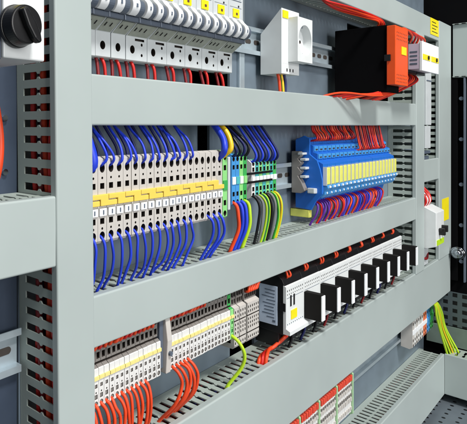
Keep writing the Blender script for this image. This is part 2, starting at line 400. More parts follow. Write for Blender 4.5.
# ------------------------------------------------------------------ breakers
def yz(pts): return pts
K = 1.09
def kx(x): return x*K
def breaker(x0, x1, wide):
    """module whose lever nose ends just behind the duct fronts; lower shoulder sits 25 mm deeper"""
    x0 *= K; x1 *= K
    root = thing('circuit_breaker', ((x0+x1)/2, .04, .061), '', 'circuit breaker', 'row of white circuit breakers')
    g = .0002; ys = .0270; yn = .0134
    prof = [(.0402, .066), (.0402, .165), (ys, .165), (ys, .1545), (yn, .1505), (yn, .0946), (yn+.0010, .0932), (ys, .0834), (ys, .0613), (ys+.002, .0605), (.0402, .0605)]
    b = MB().prism(prof, 'x', x0+g, x1-g).build('housing', ['breaker', 'hole', 'slate'], root)
    c = MB()
    hx = x0+.0093
    c.cyl((hx, .0714), 'y', .0033, ys-.003, ys+.009, 20, 1, sz=1.15)
    if wide:
        for z in (.0768, .0668): c.cyl((x0+.023, z), 'y', .0014, ys-.003, ys+.005, 12, 1)
        c.box(x0+.013, x0+.0267, ys-.003, ys+.003, .0799, .0820, 1)
    c.box(x0+.003, x1-.003, yn-.004, yn+.0012, .1319, .1326, 0)
    cut(b, c)
    bv = b.modifiers.new('bevel', 'BEVEL'); bv.width = .00035; bv.segments = 2; bv.limit_method = 'ANGLE'; bv.angle_limit = R(40)
    MB().prism([(yn+.0012, .0930), (yn+.0005, .0925), (ys-.0006, .0838), (ys-.0001, .0843)], 'x', x0+.0012, x1-.0012).build('underside_shade', 'undershade', root)  # thin panel coloured for the shade under the lever nose
    mz = MB()
    for q_ in range(3 if wide else 2): mz.prism([(yn+.0040, .0900), (yn+.0034, .0896), (yn+.0068, .0871), (yn+.0074, .0875)], 'x', x0+.004+q_*.007, x0+.0047+q_*.007)
    mz.build('printed_marks', 'ink', root)
    MB().box(x0+.0002, x1-.0002, yn-.0026, yn+.0006, .0928, .0977).build('lower_band', 'slate', root, bevel=.0005)
    k = 2 if wide else 1; wd = (x1-x0)/k
    for i in range(k):
        a = x0+wd*i
        mb = MB(); mb.box(a+.0008, a+wd-.0008, yn-.0013, yn+.0002, .0979, .1128)
        gd_ = mb.build('lever_guard', 'slate', root, bevel=.0003)
        mb = MB(); mb.cyl((yn-.0024, .1050), 'x', .0082, a+wd*.58, a+wd*.96, 28); mb.build('guard_rib', 'slate', gd_, bevel=.0003)
        tp = [(yn+.0005, .0988)]+[(yn-.0024+.0092*math.cos(R(q_)), .1058+.0092*math.sin(R(q_))) for q_ in range(-110, -216, -7)]+[(yn-.0060, .1150), (yn-.0035, .1187), (yn+.0005, .1197)]
        mb = MB(); mb.prism(tp, 'x', a+wd*.06, a+wd*.56)
        lv = mb.build('toggle_lever', ['paper'], root, bevel=.0006)
        MB().box(a+wd*.26, a+wd*.38, yn-.0118, yn-.0106, .1035, .1068).build('lever_mark', 'print', lv)
    for i in range(3): MB().box(x0+.004, x1-.004-.002*i, yn-.0004, yn+.0002, .1396+i*.0026, .1403+i*.0026).build('printed_line', 'print', root)
    if wide:
        tb = MB().box(x0+.0085, x0+.0215, yn-.0013, yn, .1208, .1307).build('test_button', 'ylabel', root, bevel=.0008)
        MB().box(x0+.0135, x0+.0170, yn-.0016, yn-.0012, .1236, .1262).build('button_mark', 'brown', tb)
        MB().box(x0+.0200, x0+.0217, yn-.0007, yn, .1330, .1350).build('indicator', 'ink', root)
    return root
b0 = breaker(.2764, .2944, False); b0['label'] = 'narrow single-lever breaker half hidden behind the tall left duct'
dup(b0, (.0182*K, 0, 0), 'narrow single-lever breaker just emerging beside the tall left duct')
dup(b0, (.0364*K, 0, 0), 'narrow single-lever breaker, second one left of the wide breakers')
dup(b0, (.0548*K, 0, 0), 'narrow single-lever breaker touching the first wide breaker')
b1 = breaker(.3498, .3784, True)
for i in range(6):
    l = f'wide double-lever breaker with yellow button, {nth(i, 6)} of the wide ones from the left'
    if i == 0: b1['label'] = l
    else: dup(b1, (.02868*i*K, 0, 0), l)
n = 0
for i in range(8):
    x = (.3128+.0085+.0184*i if i < 2 else .3498+.0085+.02868*(i-2))*K
    for k in range(2):
        xx = x-.0028+.0058*k+(random.random()-.5)*.001
        wire([(xx, .034, .0630), (xx+.0005, .032-k*.003, .055), (xx-.001+.003*k, .028, .040), (xx-.003+.004*k, .026, .022)], .0016, 'wred' if k else 'wdred',
             f'{"dark" if not k else "bright"} red wire under the {ORD[i]} breaker from the left', 'red wires under the breakers')

# ------------------------------------------------------------------ socket outlet on the rail
root = thing('socket_outlet', (.69, .04, .065), 'white rail-mounted mains socket with a round recess and yellow sticker', 'socket outlet')
b = MB().prism([(.0402, .066), (.0402, .118), (.0125, .1485), (.0125, .066)], 'x', .6625, .7126).build('housing', ['white', 'hole'], root)
c = MB()
for i in range(3): c.box(.6765+i*.0085, .6795+i*.0085, .008, .020, .0690, .0730, 1)
c.box(.664, .711, .0122, .0126+.0001, .0785, .0789, 0)
cut(b, c)
bv = b.modifiers.new('bevel', 'BEVEL'); bv.width = .0007; bv.segments = 2; bv.limit_method = 'ANGLE'; bv.angle_limit = R(40)
b = MB().box(.6810, .7245, 0.0, .0125, .0815, .1385).build('face_collar', ['white', 'hole'], root)
c = MB().cyl((.7028, .110), 'y', .0193, -.004, .0110, 48, 0)
cut(b, c)
c = MB()
for dx in (-.0095, .0095): c.cyl((.7028+dx, .110), 'y', .0024, .008, .0122, 16, 1)
cut(b, c)
bv = b.modifiers.new('bevel', 'BEVEL'); bv.width = .0012; bv.segments = 3; bv.limit_method = 'ANGLE'; bv.angle_limit = R(50)
mb = MB()
for s_ in (-1, 1): mb.box(.7008, .7048, .004, .0110, .110+s_*.0175-.0015, .110+s_*.0175+.0015)
mb.build('earth_clip', 'chrome', root)
MB().box(.6650, .6800, .0116, .0124, .1365, .1460).build('yellow_label', 'ylabel', root)
for i, (m1, m2, nm) in enumerate((('worange', None, 'orange'), ('wgreen', 'wyellow', 'green and yellow'), ('wnavy', None, 'dark blue'))):
    x = .672+i*.0085
    wire([(x, .022, .068), (x+.0005, .020, .055), (x-.001, .018, .040), (x, .018, .02)], .0019, m1, f'{nm} wire under the white mains socket', 'wires under the mains socket', m2)

# ------------------------------------------------------------------ orange device and the two white modules
root = thing('relay_device', (.92, .04, .058), 'bright orange safety relay on a black housing, upper right', 'relay device')
b = MB().box(.8925, .9480, -.0385, .0350, .050, .149).build('housing', 'void', root, bevel=.001)
b = MB().box(.8902, .9503, -.0500, -.0384, .0600, .1470).build('front_cover', ['orange', 'hole'], root)
c = MB()
for r_ in range(3):
    for i in range(7): c.cyl((.8985+i*.0072, .137-r_*.005), 'y', .0011, -.053, -.0475, 8, 1)
    for i in range(7): c.cyl((.8985+i*.0072, .0745-r_*.005), 'y', .0011, -.053, -.0475, 8, 1)
cut(b, c)
bv = b.modifiers.new('bevel', 'BEVEL'); bv.width = .0008; bv.segments = 2; bv.limit_method = 'ANGLE'; bv.angle_limit = R(50)
MB().box(.8880, .8903, -.0440, -.0360, .0950, .1045).build('latch', 'black', root, bevel=.0004)
MB().box(.9170, .9400, -.0508, -.0500, .1060, .1180).build('yellow_label', 'ylabel', root)
def white_module(x0, x1, label):
    root = thing('relay_module', ((x0+x1)/2, .04, .09), label, 'relay module', 'white relay modules')
    MB().box(x0+.001, x1-.001, -.031, .0402, .088, .139).build('housing', 'black', root, bevel=.0006)
    MB().box(x0+.0004, x1-.0004, -.0470, -.0310, .0925, .1340).build('side_panel', 'mauve', root, bevel=.0004)
    mb = MB().box(x0, x1, -.0510, -.0470, .0895, .1375); mb.build('front_plate', 'paper', root, bevel=.0005)
    MB().box(x0+.003, x1-.003, -.0516, -.0510, .1080, .1170).build('yellow_stripe', 'ylabel', root)
    MB().cyl(((x0+x1)/2+.008, .1125), 'y', .0034, -.0530, -.0516, 16).build('screw', 'ink', root)
    mb = MB()
    for i in range(4): mb.box(x0-.0001, x0+.0004, -.044, -.034, .100+i*.0065, .1025+i*.0065)
    mb.build('printed_lines', 'print', root)
    return root
white_module(1.0226, 1.0720, 'white relay module just right of the orange device, grey print on side')
white_module(1.0724, 1.1235, 'white relay module farther right, its front edge over the vertical duct')
for i in range(5):
    t = i*.009
    wire([(.905+t, -.03, .063), (.910+t*.8, -.034, .054-.001*i), (.895-t*.6, -.028, .049-.0012*i), (.86-t*1.6, -.006, .041+.0012*i), (.81-t*1.8, .014, .034)], .0015, 'wred' if i % 2 else 'worange',
         f'red wire drooping below the orange device, {nth(i, 5)} from the front', 'red wires below the orange device')
for i in range(4):
    t = i*.010
    wire([(.905+t, -.02, .146), (.895+t*.6, -.026, .1555+.0012*i), (.86-t, -.02, .158+.002*i), (.80-t, .0, .166+.002*i), (.78, .015, .183)], .0015, 'wred' if i % 2 else 'worange',
         f'red wire arching over the top left of the orange device, {nth(i, 4)} strand', 'red wires above the orange device')
for i in range(5):
    t = i*.018
    wire([(.955+t*.2, -.03, .146), (.975+t, -.038, .1535-.0008*i), (1.02+t, -.038, .148), (1.035+t, -.030, .138)], .0017, 'wred' if i % 2 else 'worange',
         f'red wire from the orange device to the white modules, {nth(i, 5)} strand', 'red wires linking orange device and white modules')
for i in range(7):
    t = i*.011
    wire([(1.03+t, -.02, .09), (1.022+t, -.028, .078), (.98+t, -.02, .062), (.93+t*1.1, -.004, .046), (.90+t, .012, .036)], .0015, ('wred', 'worange', 'wdred')[i % 3],
         f'red wire hanging under the white modules, {nth(i, 7)} from the left', 'red wires under the white modules')

# ------------------------------------------------------------------ rotary switch at the upper left
root = thing('rotary_switch', (.215, .04, .042), 'white switch box with a big black rotary knob, upper left', 'rotary switch')
MB().box(.1955, .2285, -.0350, .0400, .0415, .0860).build('housing', 'white', root, bevel=.0010)
MB().box(.1905, .1953, -.0330, .0400, .0405, .0870).build('side_rim', 'slate', root, bevel=.0006)
MB().box(.1975, .2110, -.0356, -.0350, .0795, .0850).build('yellow_label', 'ylabel', root)
mb = MB(); mb.cyl((.2045, .0612), 'y', .0134, -.0350, -.0385, 48); mb.cyl((.2045, .0612), 'y', .0130, -.0385, -.0470, 48, r2=.0118)
mb.build('knob_disc', 'black', root, bevel=.0009, smooth=False)
th = R(212)
pts = []
for (u, v) in ((-.0022, -.0105), (.0022, -.0105), (.0034, 0), (.0030, .0085), (.0014, .0128), (-.0014, .0128), (-.0030, .0085), (-.0034, 0)):
    pts.append((.2045+u*math.cos(th)-v*math.sin(th), .0612+u*math.sin(th)+v*math.cos(th)))
mb = MB().prism(pts, 'y', -.0520, -.0465); mb.build('knob_grip', 'black', root, bevel=.0018, seg=3)
wire([(.214, .01, .050), (.216, .004, .020), (.2195, .0, -.008), (.2165, .0, -.030), (.214, .01, -.056)], .0032, 'worange', 'thick orange wire at the left edge above the short duct')
for i in range(3):
    wire([(.19+i*.012, .015, .047), (.188+i*.012, .02, .03), (.186+i*.013, .03, -.01), (.188+i*.013, .032, -.058)], .0022, 'wblack',
         f'black wire running down under the rotary switch, {nth(i, 3)} from the left', 'black wires under the rotary switch')

# ------------------------------------------------------------------ grey feed-through terminals with yellow jumpers
P1 = .0105; X1 = .2976; N1 = 20
def grey_terminal(x0):
    root = thing('terminal_block', (x0+P1/2, .04, -.0967), '', 'terminal block', 'beige terminals with yellow jumpers')
    prof = [(.0402, -.095), (.0402, -.031), (.020, -.0265), (.007, -.0255), (.003, -.0275), (.003, -.0945), (.0045, -.0967)]
    b = MB().prism(prof, 'x', x0+.0001, x0+P1-.0003).build('housing', ['term', 'hole'], root)
    xc = x0+P1/2-.0001; c = MB()
    c.cyl((xc, -.0350), 'y', .0030, -.001, .014, 18, 1, sz=1.25)
    c.cyl((xc, -.0430), 'y', .0011, -.001, .008, 10, 1)
    c.box(xc-.0025, xc+.0025, -.001, .011, -.0520, -.0472, 1)
    c.box(xc-.0046, xc+.0046, -.001, .004, -.0745, -.0675, 0)
    c.box(xc-.0025, xc+.0025, -.001, .011, -.0808, -.0760, 1)
    c.cyl((xc, -.0845), 'y', .0011, -.001, .008, 10, 1)
    c.cyl((xc, -.0903), 'y', .0031, -.001, .014, 18, 1, sz=1.1)
    cut(b, c)
    tg = MB().box(xc-.0041, xc+.0041, .0016, .0038, -.0742, -.0678).build('marker_tag', 'paper', root, bevel=.0003)
    mb = MB().box(xc-.0006, xc+.0006, .0012, .0016, -.0728, -.0692); mb.build('marker_print', 'print', tg)
    return root
g0 = grey_terminal(X1)
for i in range(N1):
    l = f'beige terminal block under the yellow jumpers, {nth(i, N1)} from the tall left duct'
    if i == 0: g0['label'] = l
    else: dup(g0, (P1*i, 0, 0), l)
# staggered yellow jumper bars
mbj = None
NJ = 10
def jumper(x0):
    g = .0003; w_ = P1*2
    root = MB()
    # Z shaped link: upper half on the left, lower half on the right
    root.prism([(x0+g, -.0562), (x0+g, -.0603), (x0+P1+.001, -.0603), (x0+P1+.001, -.0656), (x0+3*P1-g, -.0656), (x0+3*P1-g, -.0613), (x0+2*P1-g, -.0613), (x0+2*P1-g, -.0562)][::-1], 'y', .0004, .0032)
    return root.build('jumper_bar', 'yellow', bevel=.0005)
j0 = jumper(X1-P1)
for i in range(NJ):
    l = f'yellow plug-in jumper on the beige terminals, {nth(i, NJ)} from the left'
    if i == 0: o = j0
    else:
        o = j0.copy(); COL.objects.link(o); o.location.x += P1*2*i
    tag(o, l, 'jumper', 'yellow jumpers')
# blue wires above: (hole index, wires)
def ux(i): return X1+P1*(i+.5)
top_idx = [2, 3, 4, 5, 6, 7, 8, 9, 10, 11, 12, 13, 14]
for q, i in enumerate(top_idx):
    x = ux(i)+(random.random()-.5)*.0008; dx = random.uniform(-.004, .007) if i % 3 else random.uniform(-.009, 0)
    wire([(x, .010, -.0345), (x, .003, -.0318), (x+dx*.15, -.0005, -.0265), (x+dx*.5, .006, -.014), (x+dx, .020, 0), (x+dx*1.1, .026, .012)], .0012, 'wblue',
         f'blue wire entering the top of the {ORD[i]} beige terminal from the left', 'blue wires above the beige terminals')
for q in range(12):
    x = ux(q*1.2)+.005
    wire([(x+.003, .018, -.031), (x+.001, .020, -.018), (x-.004, .028, 0), (x-.006, .034, .01)], .0013, 'wnavy',
         f'dark navy wire behind the blue ones, {nth(q, 12)} from the left', 'navy wires behind the beige terminals')
# thick blue bundle at the far left
wire([(.3160, .012, -.0395), (.3155, .0065, -.033), (.3140, .0065, -.022), (.312, .014, .002), (.311, .02, .012)], .0046, 'wblue', 'thick blue cable beside the tall duct above the first terminal')
for q, i in enumerate(range(1, 15)):
    x = ux(i)+(random.random()-.5)*.0006
    e = random.uniform(.003, .008) if i < 8 else random.uniform(-.007, .002)
    yb = random.uniform(.010, .015)
    wire([(x, .011, -.0903), (x, .004, -.0920), (x+.0006, .0008, -.0985), (x+.0016, .0014, -.112), (x+.001+e*.6, .0055, -.126), (x+e, yb, -.1385), (x+e, yb+.003, -.150)], .00125, 'wblue',
         f'blue wire leaving the bottom of the {ORD[i]} beige terminal from the left', 'blue wires below the beige terminals')
for q in range(3):
    x = ux(17+q)
    wire([(x, .010, -.0903), (x, .003, -.093), (x+.001, -.002, -.100), (x+.002, .0, -.116), (x-.002*q, .012, -.1385), (x-.002*q, .014, -.150)], .0014, 'wblue',
         f'blue wire at the right end of the beige terminals, {nth(q, 3)} of three', 'blue wires at the right end of the beige strip')

# ------------------------------------------------------------------ earth terminal and the two mixed clusters
def terminal(x0, wd, z0, z1, y0, m, label, group, name='terminal_block', tags=True, holes=True, m_tag='paper'):
    root = thing(name, (x0+wd/2, .04, z0), label, 'terminal block', group)
    H = z1-z0; st = H*.10
    prof = [(.0402, z0+.002), (.0402, z1-.004), (y0+.012, z1), (y0+.005, z1), (y0, z1-.004), (y0, z0+.004), (y0+.005, z0)]
    b = MB().prism(prof, 'x', x0+.0001, x0+wd-.0002).build('housing', [m, 'hole'], root)
    xc = x0+wd/2; hw = min(.0028, wd*.30); c = MB()
    if holes:
        for s_ in (1, -1):
            zc = (z0+z1)/2
            c.cyl((xc, zc+s_*H*.40), 'y', hw*1.1, y0-.003, y0+.010, 14, 1)
            c.box(xc-hw*.9, xc+hw*.9, y0-.003, y0+.008, zc+s_*H*.25-hw, zc+s_*H*.25+hw, 1)
        cut(b, c)
    if tags:
        zc = (z0+z1)/2
        MB().box(x0+.0006, x0+wd-.0007, y0-.0012, y0+.001, zc-H*.07, zc+H*.07).build('marker_tag', m_tag, root, bevel=.0003)
    return root
terminal(.5082, .0092, -.100, -.026, .003, 'lgreen', 'green earth terminal closing the beige terminal strip', 'earth terminals', m_tag='green')
wire([(.5125, .010, -.035), (.5125, .002, -.030), (.513, -.004, -.022), (.5165, .004, -.008), (.517, .02, .008)], .0028, 'wyellow', 'thick yellow cable rising from the green earth terminal')
wire([(.5045, .010, -.035), (.5045, .002, -.031), (.5025, -.004, -.024), (.5065, .002, -.010), (.509, .02, .008)], .0034, 'wblue', 'thick blue cable rising left of the yellow cable')
tag(MB().prism([(.0402, -.092), (.0402, -.036), (.009, -.034), (.009, -.092)], 'x', .5300, .5345).build('end_stop', 'breaker', bevel=.0008), 'pale grey end stop right of the green earth terminal', 'end stop', 'end stops')
for i, (m_, nm, tm) in enumerate((('lblue', 'light blue', 'paper'), ('lblue', 'light blue', 'teal'), ('lgreen', 'pale green', 'paper'), ('green', 'strong green', 'lgreen'))):
    terminal(.5352+i*.0082, .0080, -.090, -.031, .008, m_, f'{nm} terminal block in the small four-block cluster, {nth(i, 4)} from the left', 'small cluster terminals', m_tag=tm)
tag(MB().prism([(.0402, -.086), (.0402, -.036), (.012, -.038), (.012, -.084)], 'x', .5690, .5740).build('end_stop', 'breaker', bevel=.0008), 'pale grey end stop between the two small clusters', 'end stop', 'end stops')
for i in range(7):
    m_ = ('termlt', 'teal', 'lgreen', 'teal', 'lgreen', 'teal', 'green')[i]
    terminal(.5860+i*.0088, .0085, -.0855, -.040, .012, m_, f'slim two-tone terminal right of the clusters, {nth(i, 7)} from the left', 'teal and green cluster terminals', m_tag='paper')
for z in (-.0555, -.0655):
    tag(MB().box(.5640, .6340, .0100, .0118, z-.0013, z+.0013).build('bridge_bar', 'black', bevel=.0002), f'{"upper" if z > -.06 else "lower"} thin black bar across the teal and green cluster', 'bridge bar', 'black bars on the cluster')
cols = [('worange', None, 'orange'), ('wblue', None, 'blue'), ('wblue', None, 'second blue'), ('wlime', None, 'lime green')]
for i, (m_, m2, nm) in enumerate(cols):
    x = .539+i*.0085
    wire([(x, .014, -.084), (x, .005, -.087), (x+.001, .002, -.098), (x+.001, .003, -.115), (x-.003, .010, -.137), (x-.004, .014, -.150)], .0020, m_, f'{nm} wire below the small four-block cluster', 'wires below the four-block cluster', m2)
cols = [('wblack', None, 'black'), ('wgrey', None, 'grey'), ('wgrey', 'wlime', 'grey-lime'), ('wlime', 'wgreen', 'yellow-green'), ('wblack', None, 'second black'), ('wgrey', None, 'second grey'), ('wlime', 'wgreen', 'second yellow-green'), ('wlime', 'wyellow', 'outer yellow-green')]
for i, (m_, m2, nm) in enumerate(cols):
    x = .590+i*.0078
    wire([(x, .018, -.081), (x, .009, -.084), (x+.002, .005, -.094), (x+.003, .006, -.112), (x+.002, .010, -.134), (x-.001, .014, -.148)], .0017, m_, f'{nm} wire below the teal and green cluster', 'wires below the teal and green cluster', m2)
for i in range(8):
    x = .590+i*.0078
    wire([(x, .018, -.044), (x, .010, -.040), (x-.002, .008, -.030), (x-.006, .018, -.012), (x-.010, .03, .006)], .0015, 'wnavy' if i % 2 else 'wblue', f'{"dark navy" if i % 2 else "blue"} wire above the teal and green cluster, {nth(i, 8)} from the left', 'blue wires above the cluster')
for i in range(4):
    x = .539+i*.0085
    wire([(x, .014, -.036), (x, .006, -.032), (x-.002, .004, -.022), (x-.004, .018, -.006), (x-.006, .03, .006)], .0016, ('wnavy', 'wblack', 'wnavy', 'wblack')[i], f'dark wire above the four-block cluster, {nth(i, 4)} from the left', 'dark wires above the four-block cluster')

# ------------------------------------------------------------------ blue interface relay block
XB = .7670; PB = .0152; NB = 20
tag(MB().prism([(.0402, -.116), (.0402, -.020), (.028, -.014), (.020, -.018), (.020, -.040), (.010, -.048), (.006, -.060), (.003, -.075), (.003, -.094), (.012, -.106), (.018, -.118)], 'x', XB-.003, XB).build('end_plate', 'blue', bevel=.0008),
    'flat blue end plate on the left side of the blue relay block', 'end plate')
root = thing('end_clamp', (XB-.015, .04, -.095), 'grey ribbed end clamp at the left of the blue relay block', 'end clamp')
mb = MB(); mb.prism([(.0402, -.094), (.0402, -.036), (.030, -.036), (.028, -.042), (.032, -.046), (.027, -.052), (.032, -.058), (.027, -.064), (.032, -.070), (.027, -.078), (.022, -.090), (.028, -.094)], 'x', XB-.015, XB-.004)
mb.build('clamp_body', 'termdk', root, bevel=.0005)
mb = MB().box(XB-.0165, XB-.0025, .024, .031, -.0405, -.0375)
for z in (-.044, -.0560, -.068): mb.box(XB-.0140, XB-.000, .021, .029, z-.0048, z-.0015)
mb.build('clamp_ribs', 'breaker', root, bevel=.0005)
mb = MB().prism([(XB-.012, -.086), (XB+.022, -.0885), (XB+.024, -.0925), (XB+.018, -.0955), (XB-.012, -.0935)], 'y', .010, .020); mb.build('clamp_lever', 'breaker', root, bevel=.0012)
tag(MB().box(XB-.0028, XB+.0060, .021, .0478, -.1290, -.1182).build('yellow_foot', 'ypale', bevel=.0008), 'small yellow foot under the left end of the blue block', 'foot')
def relay_unit(x0):
    root = thing('relay_unit', (x0+PB/2, .04, -.115), '', 'relay', 'blue relays with yellow tabs')
    g = .0003
    prof = [(.0402, -.114), (.0402, -.018), (.024, -.0165), (.022, -.026), (.0165, -.028), (.0165, -.037), (.011, -.039), (.011, -.049), (.0035, -.053), (.0035, -.092), (.012, -.101), (.019, -.104), (.022, -.114)]
    MB().prism(prof, 'x', x0+g, x0+PB-g).build('housing', 'blue', root, bevel=.0004)
    xc = x0+PB/2
    mb = MB(); mb.box(x0+.0012, x0+PB-.0012, .0095, .0112, -.0462, -.0398); mb.box(x0+.0012, x0+PB-.0012, .0152, .0168, -.0362, -.0290)
    mb.build('upper_step', 'lblue', root, bevel=.0004)
    mb = MB(); mb.box(xc-.0032, xc+.0032, .0090, .0096, -.0446, -.0430); mb.box(xc-.0032, xc+.0032, .0147, .0153, -.0345, -.0325); mb.build('step_slots', 'hole', root)
    mb = MB().box(x0+.0012, x0+PB-.0012, -.0010, .0060, -.0815, -.0580); mb.build('yellow_tab', 'ypale', root, bevel=.0012)
    mb = MB().box(x0+.0004, x0+.0012, -.0014, .0050, -.0825, -.0570); mb.build('tab_edge', 'white', root)
    mb = MB().prism([(.010, -.0818), (-.0018, -.0818), (-.0030, -.0860), (.0010, -.0905), (.0015, -.0950), (.006, -.1000), (.010, -.1000)], 'x', x0+.0010, x0+PB-.0014); mb.build('release_lever', 'lblue', root, bevel=.0005)
    mb = MB().box(xc-.0025, xc+.0025, -.0038, -.0015, -.0855, -.0830); mb.cyl((xc, -.0930), 'y', .0016, .0005, .0030, 10); mb.build('lever_slot', 'paper', root)
    return root
r0 = relay_unit(XB+.0005)
for i in range(NB):
    l = f'blue relay with a yellow tab, {nth(i, NB)} of the row from the grey end clamp'
    if i == 0: r0['label'] = l
    else: dup(r0, (PB*i, 0, 0), l)
random.seed(11)
for i in range(NB*2-4):
    x = XB+.006+i*PB/2-(.0035 if i >= 20 else 0)*max(0, 1-(i-20)/6)
    low = -.022 if i < 20 else -.040
    m_ = random.choice(['wred', 'wdred', 'wdred', 'wred', 'worange']); e = random.uniform(-.006, .004)
    yy = .020 if i < 20 else .0145
    wire([(x, yy+.004, low), (x, yy-.006, low+.003), (x+e*.4, yy-.005, low+.010), (x+e*.6, yy, -.006), (x+e, yy+.003, .008)], .0013, m_, f'red wire above the blue relay block, {nth(i, NB*2-4)} from the left', 'red wires above the blue relay block')
for i in range(NB*2-4):
    x = XB+.004+i*PB/2
    m_ = random.choice(['wviolet', 'wviolet', 'wblue', 'wred', 'worange']); e = random.uniform(-.008, .006)
    nm = {'wviolet': 'violet', 'wblue': 'blue', 'wred': 'red', 'worange': 'orange'}[m_]
    wire([(x, .024, -.106), (x, .014, -.1085), (x+e*.3, .010, -.115), (x+e*.8, .012, -.126), (x+e, .018, -.139), (x+e, .02, -.150)], .0014, m_, f'{nm} wire below the blue relay block, {nth(i, NB*2-4)} from the left', 'violet and red wires below the blue relay block')

# ------------------------------------------------------------------ slim terminals, row below the second duct
PC = .00635
def slim_terminal(x0, green=False):
    root = thing('terminal_block', (x0+PC/2, .04, -.231), '', 'terminal block', 'slim terminals with cream stripe')
    prof = [(.0402, -.228), (.0402, -.172), (.010, -.170), (.008, -.176), (.008, -.1965), (.005, -.1985), (.005, -.229), (.007, -.2310)]
    xc = x0+PC/2
    b = MB().prism(prof, 'x', x0+.0001, x0+PC-.0003).build('housing', ['green' if green else 'termdk', 'hole', 'termlt'], root)
    c = MB()
    for z, h_ in ((-.1815, .0022), (-.1903, .0027)): c.box(xc-.0019, xc+.0019, .004, .016, z-h_, z+h_, 1)
    c.box(x0-.001, x0+PC+.001, .004, .0100, -.1968, -.1952, 1)
    cut(b, c)
    b = MB().prism([(.0062, -.1978), (.0042, -.1990), (.0042, -.2300), (.0062, -.2318), (.0300, -.2318), (.03, -.1978)], 'x', x0+.0001, x0+PC-.0003)
    b = b.build('front_shell', ['lgreen' if green else 'termlt', 'hole'], root); c = MB()
    c.box(xc-.0015, xc+.0015, .000, .012, -.2142, -.2112, 1)
    c.cyl((xc, -.2180), 'y', .0008, .000, .010, 8, 1)
    c.box(xc-.0017, xc+.0017, .000, .012, -.2232, -.2196, 1)
    c.cyl((xc, -.2270), 'y', .0021, .000, .012, 14, 1)
    cut(b, c)
    MB().box(x0+.0001, x0+PC-.0003, .0030, .0042, -.2075, -.2045).build('cream_stripe', 'cream', root)
    return root
s0 = slim_terminal(.3020)
k = 0
groups = [(.3020, 16, 'left group'), (.4180, 17, 'middle group')]
for gi, (xs, cnt, gname) in enumerate(groups):
    for i in range(cnt):
        l = f'slim grey and white terminal, {nth(i, cnt)} of the {gname} above the orange wires'
        if gi == 0 and i == 0: s0['label'] = l
        else: dup(s0, (xs-.3020+PC*i, 0, 0), l)
for (x0, lab) in ((.4045, 'dark grey end stop between the two slim terminal groups'),):
    root = thing('end_stop', (x0+.006, .04, -.232), lab, 'end stop', 'end stops')
    MB().box(x0, x0+.0055, .006, .0402, -.226, -.172).build('stop_body', 'slate', root, bevel=.0008)
    MB().prism([(.0402, -.231), (.0402, -.178), (.004, -.178+.0), (.001, -.20), (.003, -.231)], 'x', x0+.0058, x0+.0128).build('stop_shell', 'term', root, bevel=.0008)
    mb = MB().cyl((x0+.0094, -.212), 'y', .0022, -.0005, .003, 14); mb.build('screw', 'slate', root)
e0 = slim_terminal(.5262, True); e0['label'] = 'green earth terminal with a lime wire in the slim terminal row'; e0['group'] = 'earth terminals'
def step_module(x0, wd, label):
    root = thing('terminal_block', (x0+wd/2, .04, -.25), label, 'terminal block', 'wide grey-white end modules')
    MB().prism([(.0402, -.238), (.0402, -.172), (.010, -.170), (.008, -.20), (.008, -.238)], 'x', x0, x0+wd-.0004).build('housing', 'termdk', root, bevel=.0004)
    b = MB().prism([(.0080, -.1970), (.0040, -.1990), (.0040, -.2400), (.0060, -.2430), (.0360, -.2430), (.036, -.1970)], 'x', x0, x0+wd-.0004).build('front_shell', ['term', 'hole', 'termlt'], root)
    c = MB(); n_ = max(2, int(wd/.0042))
    for i in range(n_):
        xx = x0+wd*(i+.5)/n_
        for z in (-.2035, -.2085, -.2170, -.2215, -.2260, -.2372): c.box(xx-.0009, xx+.0009, -.001, .010, z-.0014, z+.0014, 1)
    c.box(x0-.001, x0+wd+.001, -.001, .0052, -.2325, -.2312, 1); c.box(x0-.001, x0+wd+.001, -.001, .0052, -.2135, -.2122, 1)
    cut(b, c)
    mb = MB()
    for i in range(n_):
        xx = x0+wd*(i+.5)/n_
        for z in (-.1855, -.1925): mb.box(xx-.0011, xx+.0011, .0072, .0080, z-.0022, z+.0022)
    mb.build('upper_sockets', 'hole', root)
    return root
step_module(.5335, .0105, 'narrow white end module right of the green earth terminal')
step_module(.5450, .0140, 'white end module in the middle of the three beside the relays')
step_module(.5620, .0265, 'widest white end module next to the black relay row')
random.seed(5)
for gi, (xs, cnt, gname) in enumerate(groups):
    for i in range(cnt):
        if gi == 0 and i == cnt-1: continue
        x = xs+PC*(i+.5)
        if gi == 1 and i > 9: continue
        wire([(x-.001, .013, -.1835), (x-.001, .0062, -.1832), (x+.0004, .0042, -.1800), (x+.0042, .0040, -.1730), (x+.007, .012, -.164)], .0015, random.choice(['worange', 'wred']), f'short red-orange wire above the {nth(i, cnt)} slim terminal of the {gname}', 'red wires above the slim terminals')
for i in range(5):
    x = .566+i*.0046
    wire([(x-.001, .012, -.1868), (x-.001, .0050, -.1865), (x+.0008, .0035, -.1825), (x+.0052, .0035, -.1740), (x+.008, .012, -.164)], .0017, 'worange', f'short orange wire above the widest white end module, {nth(i, 5)} from the left', 'orange wires above the end module')
